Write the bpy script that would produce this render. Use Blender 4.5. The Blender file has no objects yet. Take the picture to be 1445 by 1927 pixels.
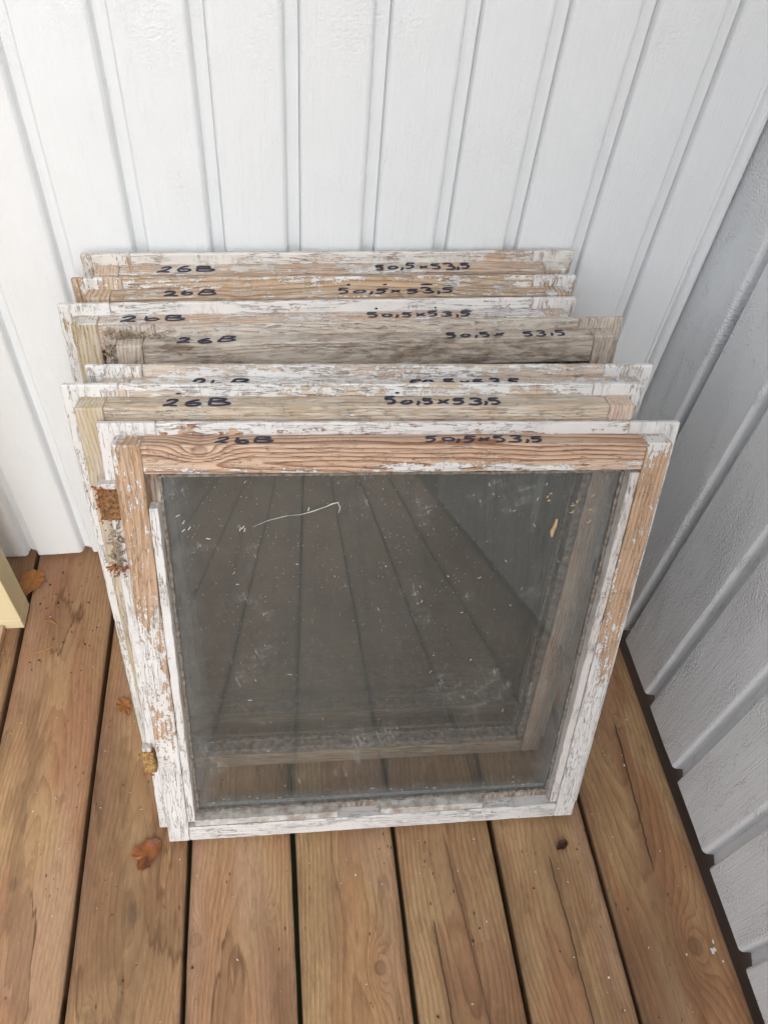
import bpy, math, random
from mathutils import Vector, Matrix, noise as mnoise
random.seed(7)
S = bpy.context.scene
COL = S.collection

# ------------------------------------------------------------------ camera
cam_d = bpy.data.cameras.new('camera')
cam = bpy.data.objects.new('camera', cam_d)
COL.objects.link(cam)
RC = [[0.98996497, -0.04073462, 0.13531466],
      [-0.1180648, -0.76460729, 0.63359009],
      [0.07765352, -0.64320788, -0.76174375]]
cam.matrix_world = Matrix([[RC[i][0], -RC[i][1], -RC[i][2], (0, 0, 1)[i]] for i in range(3)] + [[0, 0, 0, 1]])
cam_d.sensor_fit = 'VERTICAL'
cam_d.sensor_height = 24.0
cam_d.sensor_width = 18.0
cam_d.lens = 24.0 * 1436.41 / 1927.0
cam_d.clip_start = 0.02
cam_d.clip_end = 400
S.camera = cam

# ------------------------------------------------------------------ light
SUN_EL, SUN_AZ = math.radians(40), math.radians(165)      # azimuth clockwise from +Y
W = bpy.data.worlds.new('World'); S.world = W; W.use_nodes = True
wn = W.node_tree.nodes; wl = W.node_tree.links
sky = wn.new('ShaderNodeTexSky'); sky.sky_type = 'NISHITA'; sky.sun_disc = False
sky.sun_elevation = SUN_EL; sky.sun_rotation = SUN_AZ
sky.air_density = 1.0; sky.dust_density = 3.0; sky.ozone_density = 1.0
hs = wn.new('ShaderNodeHueSaturation'); hs.inputs['Saturation'].default_value = 0.30      # overcast: the blue is veiled by cloud
wl.new(sky.outputs[0], hs.inputs['Color']); wl.new(hs.outputs[0], wn['Background'].inputs[0])
wn['Background'].inputs[1].default_value = 0.15
sd = bpy.data.lights.new('sun', 'SUN'); sun = bpy.data.objects.new('sun', sd); COL.objects.link(sun)
sd.energy = 0.80; sd.angle = math.radians(60); sd.color = (0.975, 0.985, 1.0)
sv = Vector((math.sin(SUN_AZ) * math.cos(SUN_EL), math.cos(SUN_AZ) * math.cos(SUN_EL), math.sin(SUN_EL)))
sun.rotation_euler = sv.to_track_quat('Z', 'Y').to_euler()
S.view_settings.view_transform = 'Standard'; S.view_settings.look = 'None'
S.view_settings.gamma = 1; S.view_settings.use_curve_mapping = False
S.view_settings.exposure = 0.71
S.cycles.max_bounces = 7; S.cycles.transparent_max_bounces = 48
S.cycles.glossy_bounces = 3; S.cycles.diffuse_bounces = 3

# ------------------------------------------------------------------ node language
class X:
    """a float or vector socket with arithmetic"""
    nt = None
    def __init__(s, v): s.v = v
    def _m(op, *a, clamp=False):
        n = X.nt.nodes.new('ShaderNodeMath'); n.operation = op; n.use_clamp = clamp
        for i, q in enumerate(a):
            if isinstance(q, X): X.nt.links.new(q.v, n.inputs[i])
            else: n.inputs[i].default_value = q
        return X(n.outputs[0])
    def __add__(s, o): return X._m('ADD', s, o)
    __radd__ = __add__
    def __sub__(s, o): return X._m('SUBTRACT', s, o)
    def __rsub__(s, o): return X._m('SUBTRACT', o, s)
    def __mul__(s, o): return X._m('MULTIPLY', s, o)
    __rmul__ = __mul__
    def __truediv__(s, o): return X._m('DIVIDE', s, o)
    def __rtruediv__(s, o): return X._m('DIVIDE', o, s)
    def __neg__(s): return X._m('MULTIPLY', s, -1.0)
    def pw(s, e): return X._m('POWER', s, e)
    def abs(s): return X._m('ABSOLUTE', s)
    def sqrt(s): return X._m('SQRT', s)
    def frac(s): return X._m('FRACT', s)
    def sin(s): return X._m('SINE', s)
    def exp(s): return X._m('EXPONENT', s)
    def mx(s, o): return X._m('MAXIMUM', s, o)
    def mn(s, o): return X._m('MINIMUM', s, o)
    def clamp(s): return X._m('ADD', s, 0.0, clamp=True)
def sstep(x, a, b):
    """0 below a, 1 above b (or the reverse when a > b)"""
    n = X.nt.nodes.new('ShaderNodeMapRange'); n.interpolation_type = 'SMOOTHSTEP'
    X.nt.links.new(x.v, n.inputs[0])
    lo, hi, t0, t1 = (a, b, 0, 1) if a < b else (b, a, 1, 0)
    n.inputs[1].default_value = lo; n.inputs[2].default_value = hi
    n.inputs[3].default_value = t0; n.inputs[4].default_value = t1
    return X(n.outputs[0])
def vec(a, b, c):
    n = X.nt.nodes.new('ShaderNodeCombineXYZ')
    for i, q in enumerate((a, b, c)):
        if isinstance(q, X): X.nt.links.new(q.v, n.inputs[i])
        else: n.inputs[i].default_value = q
    return X(n.outputs[0])
def noise(v, scale=1.0, detail=2.0, rough=0.55, dist=0.0):
    n = X.nt.nodes.new('ShaderNodeTexNoise'); X.nt.links.new(v.v, n.inputs['Vector'])
    n.inputs['Scale'].default_value = scale; n.inputs['Detail'].default_value = detail
    n.inputs['Roughness'].default_value = rough; n.inputs['Distortion'].default_value = dist
    return X(n.outputs['Fac'])
def voro(v, scale=1.0, feature='F1', rnd=1.0):
    n = X.nt.nodes.new('ShaderNodeTexVoronoi'); n.feature = feature; X.nt.links.new(v.v, n.inputs['Vector'])
    n.inputs['Scale'].default_value = scale; n.inputs['Randomness'].default_value = rnd
    if feature == 'F1': return X(n.outputs['Distance']), X(n.outputs['Color'])
    return X(n.outputs['Distance'])
def col(c): return c if isinstance(c, X) else tuple(c) + (1.0,)
def mix(f, a, b, mode='MIX'):
    n = X.nt.nodes.new('ShaderNodeMix'); n.data_type = 'RGBA'; n.blend_type = mode
    if isinstance(f, X): X.nt.links.new(f.v, n.inputs[0])
    else: n.inputs[0].default_value = f
    for i, q in ((6, a), (7, b)):
        if isinstance(q, X): X.nt.links.new(q.v, n.inputs[i])
        else: n.inputs[i].default_value = col(q)
    return X(n.outputs[2])
def coords():
    n = X.nt.nodes.new('ShaderNodeTexCoord'); s = X.nt.nodes.new('ShaderNodeSeparateXYZ')
    X.nt.links.new(n.outputs['Object'], s.inputs[0])
    return X(s.outputs[0]), X(s.outputs[1]), X(s.outputs[2])
def objrand():
    n = X.nt.nodes.new('ShaderNodeObjectInfo'); return X(n.outputs['Random'])
def new_mat(name):
    m = bpy.data.materials.new(name); m.use_nodes = True; X.nt = m.node_tree
    return m, m.node_tree.nodes['Principled BSDF']
def finish(bs, color, rough, height=None, dist=0.001, strength=1.0, spec=0.4):
    nt = X.nt
    for s, q in (('Base Color', color), ('Roughness', rough)):
        if isinstance(q, X): nt.links.new(q.v, bs.inputs[s])
        else: bs.inputs[s].default_value = col(q) if s == 'Base Color' else q
    bs.inputs['Specular IOR Level'].default_value = spec
    if height is not None:
        b = nt.nodes.new('ShaderNodeBump'); b.inputs['Distance'].default_value = dist
        b.inputs['Strength'].default_value = strength
        nt.links.new(height.v, b.inputs['Height']); nt.links.new(b.outputs[0], bs.inputs['Normal'])

def wood(a, b, c, seed, light, dark, spacing=0.0035, contrast=0.8, knots=(), cx=0.0, depth=0.02, fig=1.0):
    """sawn softwood: a along the grain, b across the face, c depth. returns colour, ring 0..1, fibre, knot mask"""
    w1 = noise(vec(a * 3.0, b * 3.0 + seed, c * 3.0 + seed * 1.7), 1.0, 2.0)
    w2 = noise(vec(a * 2.2 + seed * 3.1, b * 1.0, c), 1.0, 1.0)
    w3 = noise(vec(a * 14.0 + seed, b * 60.0, c * 60.0), 1.0, 2.0)
    bb = b - cx + (w1 - 0.5) * (0.05 * fig)
    cc = c + depth + (w2 - 0.5) * (0.06 * fig)
    r = (bb * bb + cc * cc).sqrt() + (w3 - 0.5) * 0.004 * fig
    km = None
    for (ka, kb, kr) in knots:
        da = (a - ka) * 0.42; db = b - kb
        d2 = da * da + db * db
        g = (d2 * (-0.35 / (kr * kr))).exp()
        r = r + g * (kr * 2.6)
        dd = ((a - ka) * (a - ka) * 0.8 + db * db).sqrt() + (w3 - 0.5) * kr * 0.8
        m = sstep(dd, kr * 1.25, kr * 0.80) * (sstep(dd, kr * 0.50, kr * 0.95) * 0.35 + 0.45 + (w3 - 0.5) * 0.8)
        km = m if km is None else km.mx(m)
    ring = (r / spacing).frac()
    ring = (ring.pw(2.2)) * sstep(ring, 1.0, 0.9)
    fib = noise(vec(a * 25.0 + seed, b * 1100.0, c * 1100.0), 1.0, 3.0, 0.7)
    fib2 = noise(vec(a * 6.0 + seed, b * 130.0, c * 130.0), 1.0, 2.0)
    f = (ring * contrast + (fib - 0.5) * 0.5 + (fib2 - 0.5) * 0.7).clamp()
    colr = mix(f, light, dark)
    if km is not None:
        colr = mix(km * 0.75, colr, tuple(q * 0.45 for q in dark))
    else: km = X._m('ADD', 0.0, 0.0)
    return colr, ring, fib, km

PAINT = (0.74, 0.735, 0.72)
PINK_L, PINK_D = (0.60, 0.43, 0.31), (0.34, 0.185, 0.105)
TAN_L, TAN_D = (0.52, 0.345, 0.215), (0.29, 0.155, 0.085)
GREY_L, GREY_D = (0.46, 0.38, 0.29), (0.20, 0.145, 0.10)

def peel_mat(name, axis, seed, lip=0.9, strip=0.3, face=0.3, zl=None, tl=0.0056, grad=None,
             light=PINK_L, dark=PINK_D, dirt=0.25, algae=0.0, contrast=0.8, knots=(), paint=PAINT,
             spacing=0.0035, side=None, worn=0.5, fig=1.0, blotch=1.0, chalky=0.7, cracks=0.8, crackcol=None):
    """old flaking white paint over pine.  axis: 'x' rails, 'z' stiles.
    lip / strip / face: paint cover (0 bare .. 1 whole) on the back lip, the ledge and the front face.
    grad: list of (position along the grain, cover added) pairs"""
    m, bs = new_mat(name)
    x, y, z = coords()
    a, b = (x, z) if axis == 'x' else (z, x)
    c = y
    wcol, ring, fib, km = wood(a, b, c, seed, light, dark, spacing, contrast, knots, depth=0.03, fig=fig,
                               cx=(zl - 0.02) if zl else 0.0)
    n = -y
    wob = (noise(vec(x * 60.0 + seed, y * 60.0, z * 60.0), 1.0, 3.0) - 0.5) * 0.003
    front = sstep(n + wob, tl + 0.0, tl + 0.0012)
    cov = front * (face - lip) + lip
    if zl is not None:
        top = sstep(z + wob, zl - 0.0022, zl - 0.0010) * front
        cov = cov + top * (strip - face)
    if grad:
        node = X.nt.nodes.new('ShaderNodeFloatCurve')
        g0, g1 = grad[0][0], grad[-1][0]
        cur = node.mapping.curves[0]
        node.mapping.use_clip = False
        cur.points[0].location = (0, grad[0][1] * 0.5 + 0.5); cur.points[1].location = (1, grad[-1][1] * 0.5 + 0.5)
        for p, v in grad[1:-1]: cur.points.new((p - g0) / (g1 - g0), v * 0.5 + 0.5)
        node.mapping.update()
        X.nt.links.new(((a - g0) / (g1 - g0)).clamp().v, node.inputs['Value'])
        cov = cov + (X(node.outputs[0]) * 2.0 - 1.0) * front
    if side:                                             # (b0, b1, add): cover changes across the member
        cov = cov + sstep(b + wob, side[0], side[1]) * side[2] * front
    # flaking: broad patches, grain-wise slivers, crumbs
    p1 = noise(vec(a * 16.0 + seed * 2, b * 55.0, c * 55.0), 1.0, 3.0, 0.6)
    p2 = noise(vec(a * 55.0 + seed, b * 420.0, c * 420.0), 1.0, 3.0, 0.65)
    p3 = noise(vec(a * 330.0, b * 520.0 + seed, c * 520.0), 1.0, 2.0, 0.6)
    p4 = noise(vec(a * 95.0, b * 150.0 + seed, c * 150.0), 1.0, 3.0, 0.6)
    big = noise(vec(a * 5.0 + seed * 5, b * 9.0, c * 9.0), 1.0, 1.0)
    pt = (p1 - 0.5) * (1.7 * blotch) + (p2 - 0.5) * 0.9 + (p4 - 0.5) * 1.3 + (p3 - 0.5) * 0.9 + (big - 0.5) * 0.9 - ring * 0.22
    thr = pt + (cov - 0.5) * 1.7
    mask = sstep(thr, -0.012, 0.02)
    thin = sstep(thr, 0.10, 0.0) * mask                   # thin scuffed rim lets the wood through
    crk = noise(vec(a * 22.0 + seed * 7, b * 260.0, c * 260.0), 1.0, 3.0, 0.6)
    crack = sstep((crk - 0.48).abs(), 0.017, 0.004) * sstep(noise(vec(a * 9.0, b * 30.0 + seed, c * 30.0), 1.0, 1.0), 0.40, 0.52)
    ccross = noise(vec(a * 240.0 + seed, b * 40.0, c * 40.0), 1.0, 2.0)
    crackx = sstep((ccross - 0.5).abs(), 0.010, 0.002) * sstep(noise(vec(a * 20.0, b * 40.0 + seed * 3, c * 40.0)), 0.52, 0.62)
    dn = noise(vec(a * 12.0, b * 40.0 + seed, c * 40.0), 1.0, 3.0, 0.7)
    pcol = mix(dn * 0.30 + thin * 0.35 * worn, paint, tuple(q * 0.55 for q in light))
    pcol = mix((crack + crackx * 0.6) * cracks, pcol, crackcol if crackcol else tuple(q * 0.8 for q in dark))
    chalk = sstep(noise(vec(a * 30.0 + seed, b * 260.0, c * 260.0), 1.0, 3.0), 0.38, 0.72) * chalky
    wcol2 = mix(chalk, wcol, (0.62, 0.58, 0.52))
    cc = mix(mask, wcol2, pcol)
    # dirt
    d1 = noise(vec(a * 30.0, b * 90.0 + seed, c * 90.0), 1.0, 4.0, 0.75)
    d2 = noise(vec(x * 9.0 + seed, y * 9.0, z * 9.0), 1.0, 3.0)
    dm = sstep(d1 * 0.65 + d2 * 0.5 - (1.0 - front) * (dirt * 0.16) - (top if zl is not None else 0.0) * (dirt * 0.10), 0.74 - dirt * 0.35, 0.92 - dirt * 0.25)
    cc = mix(dm * min(0.9, 0.35 + dirt * 0.7), cc, (0.15, 0.105, 0.07))
    spk, sc = voro(vec(x * 1.0, y * 1.0, z * 1.0 + seed), 260.0)
    cc = mix(sstep(spk, 0.16, 0.10) * sstep(d2, 0.5, 0.6) * 0.8, cc, (0.05, 0.035, 0.025))
    if algae:
        am = sstep(noise(vec(a * 7.0 + seed, b * 30.0, c * 30.0), 1.0, 4.0), 0.42, 0.66) * algae * front
        cc = mix(am, cc, (0.40, 0.31, 0.13))
    h = mask * 0.5 + p3 * 0.12 + fib * 0.10 * (1.0 - mask) - (crack + crackx * 0.6) * 0.45 - ring * 0.22 * (1.0 - mask) - dm * 0.12
    finish(bs, cc, mask * -0.12 + 0.78, h, 0.0016, 1.0, 0.3)
    return m

def deck_mat(name, seed, light, dark, spacing=0.004, contrast=0.5, knots=(), crack=None, stain=0.5, fig=1.0, cx=0.0, far=0.5, grey=()):
    light = (light[0] * 1.06, light[1] * 0.85, light[2] * 0.72); dark = (dark[0] * 0.9, dark[1] * 0.76, dark[2] * 0.68); contrast = contrast + 0.18
    m, bs = new_mat(name)
    x, y, z = coords()                                   # board runs along local y
    a, b, c = y, x, z
    wcol, ring, fib, km = wood(a, b, c, seed, light, dark, spacing, contrast, knots, depth=0.035, fig=fig, cx=cx)
    big = noise(vec(a * 2.6 + seed, b * 9.0, seed), 1.0, 3.0)
    yel = noise(vec(a * 4.0 + seed * 2, b * 16.0, seed), 1.0, 3.0)
    cc = mix(sstep(yel, 0.40, 0.60) * 0.7, wcol, mix(ring * 0.7, (0.50, 0.335, 0.165), (0.31, 0.175, 0.075)))
    pkn = noise(vec(a * 3.1 + seed * 6, b * 12.0, seed * 2), 1.0, 2.0)
    cc = mix(sstep(pkn, 0.50, 0.66) * 0.5, cc, (0.45, 0.275, 0.18))
    blot = noise(vec(a * 22.0 + seed, b * 60.0, seed), 1.0, 3.0, 0.7)
    cc = mix(sstep(blot, 0.56, 0.70) * 0.45, cc, (0.20, 0.105, 0.05))
    cc = mix(sstep(big, 0.48, 0.70) * 0.65, cc, (0.175, 0.088, 0.042))
    # drip edged tide marks
    jag = noise(vec(a * 10.0, b * 260.0 + seed, seed), 1.0, 2.0)
    tn = noise(vec(a * 5.0 + jag * 0.30 + seed * 4, b * 17.0, seed), 1.0, 2.0)
    tide = sstep((tn - 0.56).abs(), 0.018, 0.002) * sstep(noise(vec(a * 4.0, b * 20.0 + seed * 9, seed)), 0.45, 0.58)
    inside = sstep(tn, 0.555, 0.575)
    cc = mix(inside * 0.38 * stain, cc, (0.16, 0.085, 0.04))
    cc = mix(tide * 0.9 * stain, cc, (0.11, 0.052, 0.022))
    # grey scuffs and small pits
    sc = noise(vec(a * 26.0 + seed, b * 120.0, seed), 1.0, 4.0, 0.7)
    cc = mix(sstep(sc, 0.66, 0.76) * 0.6, cc, (0.07, 0.06, 0.055))
    for (ga, gb, gr) in grey:
        d = ((a - ga) * (a - ga) * 0.35 + (b - gb) * (b - gb)).sqrt() + (sc - 0.5) * gr * 2.2
        cc = mix(sstep(d, gr, gr * 0.3) * sstep(fib, 0.35, 0.6) * 0.55, cc, (0.075, 0.055, 0.045))
    v, vc = voro(vec(a * 60.0 + seed, b * 130.0, seed), 1.0)
    pit = sstep(v, 0.16, 0.09) * sstep(noise(vec(a * 10.0 + seed, b * 30.0, 3.0)), 0.55, 0.62)
    cc = mix(pit * 0.8, cc, (0.05, 0.03, 0.02))
    fine = noise(vec(a * 60.0 + seed, b * 300.0, seed), 1.0, 3.0, 0.75)
    cc = mix(sstep(fine, 0.62, 0.36) * 0.22, cc, (0.10, 0.06, 0.035))
    cc = mix(sstep(fine, 0.60, 0.80) * 0.35, cc, (0.55, 0.44, 0.32))
    # dirt along both edges of the board
    ed = sstep(b.abs() + (sc - 0.5) * 0.02, 0.050, 0.064)
    cc = mix(ed * 0.45, cc, (0.10, 0.055, 0.03))
    # boards turn a darker brown towards the wall
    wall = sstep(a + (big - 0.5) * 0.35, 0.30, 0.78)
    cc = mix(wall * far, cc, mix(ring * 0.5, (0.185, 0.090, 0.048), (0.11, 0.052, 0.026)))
    h = ring * -0.6 + fib * 0.35 + fine * 0.3 - pit
    if crack:
        for (c0, c1, cb0, cb1, wd) in crack:
            t = (a - c0) / (c1 - c0)
            cl = t * (cb1 - cb0) + cb0 + (noise(vec(a * 18.0 + seed, 0.0, 0.0)) - 0.5) * 0.008 + (noise(vec(a * 110.0 + seed, 0.0, 0.0)) - 0.5) * 0.003
            k = sstep((b - cl).abs(), wd * 0.95, wd * 0.35) * sstep(t, 0.0, 0.05) * sstep(t, 1.0, 0.9)
            kb = sstep((b - cl).abs(), wd * 10, wd * 1.0) * sstep(t, 0.0, 0.1) * sstep(t, 1.0, 0.85)
            cc = mix(kb * 0.35, cc, (0.12, 0.06, 0.03))
            cc = mix(k * 0.8, cc, (0.05, 0.03, 0.02)); h = h - k * 2.0
    finish(bs, cc, 0.62 + ring * 0.1, h, 0.0007, 0.8, 0.35)
    return m

def wall_mat(name, axis, rough_amt=1.0, seed=0.0):
    m, bs = new_mat(name)
    x, y, z = coords(); rnd = objrand() * 37.0 + seed
    b = x
    # sawn face: short slanting ridges in patches, brushed lines, ripples round hidden knots
    r1 = noise(vec(b * 230.0 + z * 130.0 + rnd, y, z * 330.0 - b * 120.0), 1.0, 2.0, 0.6)
    pm = sstep(noise(vec(b * 17.0 + rnd, 0.0, z * 7.0), 1.0, 1.0), 0.42, 0.72)
    br = noise(vec(b * 520.0 + rnd, y * 60, z * 9.0 + b * 20.0), 1.0, 2.0)
    lump = noise(vec(b * 40.0 + rnd, y * 40, z * 16.0), 1.0, 2.0)
    crease = noise(vec(b * 90.0 + rnd, y * 90.0, z * 40.0), 1.0, 2.0, 0.6, 0.8)
    cr = sstep((crease - 0.5).abs(), 0.03, 0.0) * sstep(lump, 0.55, 0.64)
    h = r1 * pm * 1.7 * rough_amt + r1 * 0.5 * rough_amt + br * 0.55 + lump * 0.9 - cr * 0.45 * rough_amt
    cc = mix(lump * 0.5, (0.80, 0.817, 0.825), (0.745, 0.762, 0.77))
    sp2, c3 = voro(vec(b * 13.0 + rnd, y * 13, z * 10.0), 1.0)
    cc = mix(sstep(sp2, 0.020, 0.012) * 0.8, cc, (0.14, 0.08, 0.05))
    # mud splashed up from the deck: specks thinning with height
    ms = noise(vec(b * 400.0 + rnd, y * 400, z * 260.0), 1.0, 3.0, 0.7)
    foot = sstep(z, 0.045, 0.0)
    cc = mix(sstep(ms + foot * 0.34, 0.84, 0.92) * foot.pw(0.5) * 0.8, cc, (0.16, 0.11, 0.08))
    cc = mix(sstep(z, 0.012, 0.004) * 0.6, cc, (0.25, 0.19, 0.14))
    finish(bs, cc, 0.40, h, 0.0015, 0.85, 0.5)
    return m

def plain_mat(name, c1, c2, scale=40.0, rough=0.8, dist=0.001, stretch=(1, 1, 1)):
    m, bs = new_mat(name)
    x, y, z = coords()
    n1 = noise(vec(x * stretch[0], y * stretch[1], z * stretch[2]), scale, 5.0, 0.65)
    finish(bs, mix(sstep(n1, 0.3, 0.7), c1, c2), rough, n1, dist, 0.8, 0.3)
    return m

def glass_mat(name, seed, dust, tint=(0.90, 0.91, 0.90), Wd=0.54, rich=True):
    """dusty old pane: clear slab, mirror at grazing angles, a film of grime, specks and scratches on top"""
    m = bpy.data.materials.new(name); m.use_nodes = True; nt = m.node_tree; X.nt = nt
    for n in list(nt.nodes): nt.nodes.remove(n)
    out = nt.nodes.new('ShaderNodeOutputMaterial')
    x, y, z = coords()
    geo = nt.nodes.new('ShaderNodeNewGeometry')
    dp = nt.nodes.new('ShaderNodeVectorMath'); dp.operation = 'DOT_PRODUCT'
    nt.links.new(geo.outputs['Normal'], dp.inputs[0]); nt.links.new(geo.outputs['Incoming'], dp.inputs[1])
    cs = X(dp.outputs['Value']).abs()
    fr = (1.0 - cs).pw(5.0) * 0.93 + 0.058
    tr = nt.nodes.new('ShaderNodeBsdfTransparent'); tr.inputs[0].default_value = tint + (1,)
    gl = nt.nodes.new('ShaderNodeBsdfGlossy'); gl.inputs['Roughness'].default_value = 0.022
    wv = noise(vec(x * 6.0 + seed, y, z * 3.5), 1.0, 1.0)
    bp = nt.nodes.new('ShaderNodeBump'); bp.inputs['Distance'].default_value = 0.0012; bp.inputs['Strength'].default_value = 0.35
    nt.links.new(wv.v, bp.inputs['Height']); nt.links.new(bp.outputs[0], gl.inputs['Normal'])
    m1 = nt.nodes.new('ShaderNodeMixShader'); nt.links.new(fr.v, m1.inputs[0])
    nt.links.new(tr.outputs[0], m1.inputs[1]); nt.links.new(gl.outputs[0], m1.inputs[2])
    # grime
    g1 = noise(vec(x * 7.0 + seed, y, z * 4.0), 1.0, 2.0, 0.6)
    if not rich:
        dd = nt.nodes.new('ShaderNodeBsdfDiffuse'); dd.inputs[0].default_value = (0.27, 0.265, 0.25, 1)
        m2 = nt.nodes.new('ShaderNodeMixShader'); nt.links.new(((g1 * 0.9 + 0.5) * dust).v, m2.inputs[0])
        nt.links.new(m1.outputs[0], m2.inputs[1]); nt.links.new(dd.outputs[0], m2.inputs[2])
        nt.links.new(m2.outputs[0], out.inputs[0])
        return m
    g2 = noise(vec(x * 90.0 + seed, y, z * 50.0), 1.0, 5.0, 0.75)
    edge = sstep(x.abs(), Wd / 2 - 0.085, Wd / 2 - 0.05).mx(sstep(z, 0.065, 0.035)) 
    d = (g1 * 0.9 + 0.35) * (g2 * 0.7 + 0.6) * dust + edge * (g2 * g2 * 0.75)
    v1, c1 = voro(vec(x + seed, y, z), 420.0)
    sepc = nt.nodes.new('ShaderNodeSeparateColor'); nt.links.new(c1.v, sepc.inputs[0])
    s1 = sstep(v1, 0.20, 0.12) * sstep(X(sepc.outputs[0]), 0.93, 0.95)
    v2, c2 = voro(vec(x * 1.0 + seed, y, z * 1.6 + x * 0.6), 210.0)
    sepd = nt.nodes.new('ShaderNodeSeparateColor'); nt.links.new(c2.v, sepd.inputs[0])
    s2 = sstep(v2, 0.13, 0.09) * sstep(X(sepd.outputs[0]), 0.90, 0.92)
    # hair scratches in patches
    q1 = noise(vec(x * 170.0 + z * 60.0 + seed, 0.0, z * 14.0), 1.0, 1.0)
    q2 = noise(vec(x * 16.0, 2.0, z * 190.0 - x * 80.0 + seed), 1.0, 1.0)
    pz = sstep(noise(vec(x * 16.0 + seed, 5.0, z * 16.0), 1.0, 2.0), 0.55, 0.63)
    scr = (sstep((q1 - 0.5).abs(), 0.010, 0.003) + sstep((q2 - 0.5).abs(), 0.010, 0.003)) * pz * 0.35
    spec = (s1 * 0.75).mx(s2 * 0.8).mx(scr)
    dd = nt.nodes.new('ShaderNodeBsdfDiffuse')
    nt.links.new(mix(spec, (0.255, 0.265, 0.26), (0.60, 0.585, 0.54)).v, dd.inputs[0])
    m2 = nt.nodes.new('ShaderNodeMixShader'); nt.links.new(d.mx(spec).mn(0.95).v, m2.inputs[0])
    nt.links.new(m1.outputs[0], m2.inputs[1]); nt.links.new(dd.outputs[0], m2.inputs[2])
    nt.links.new(m2.outputs[0], out.inputs[0])
    return m

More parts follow.
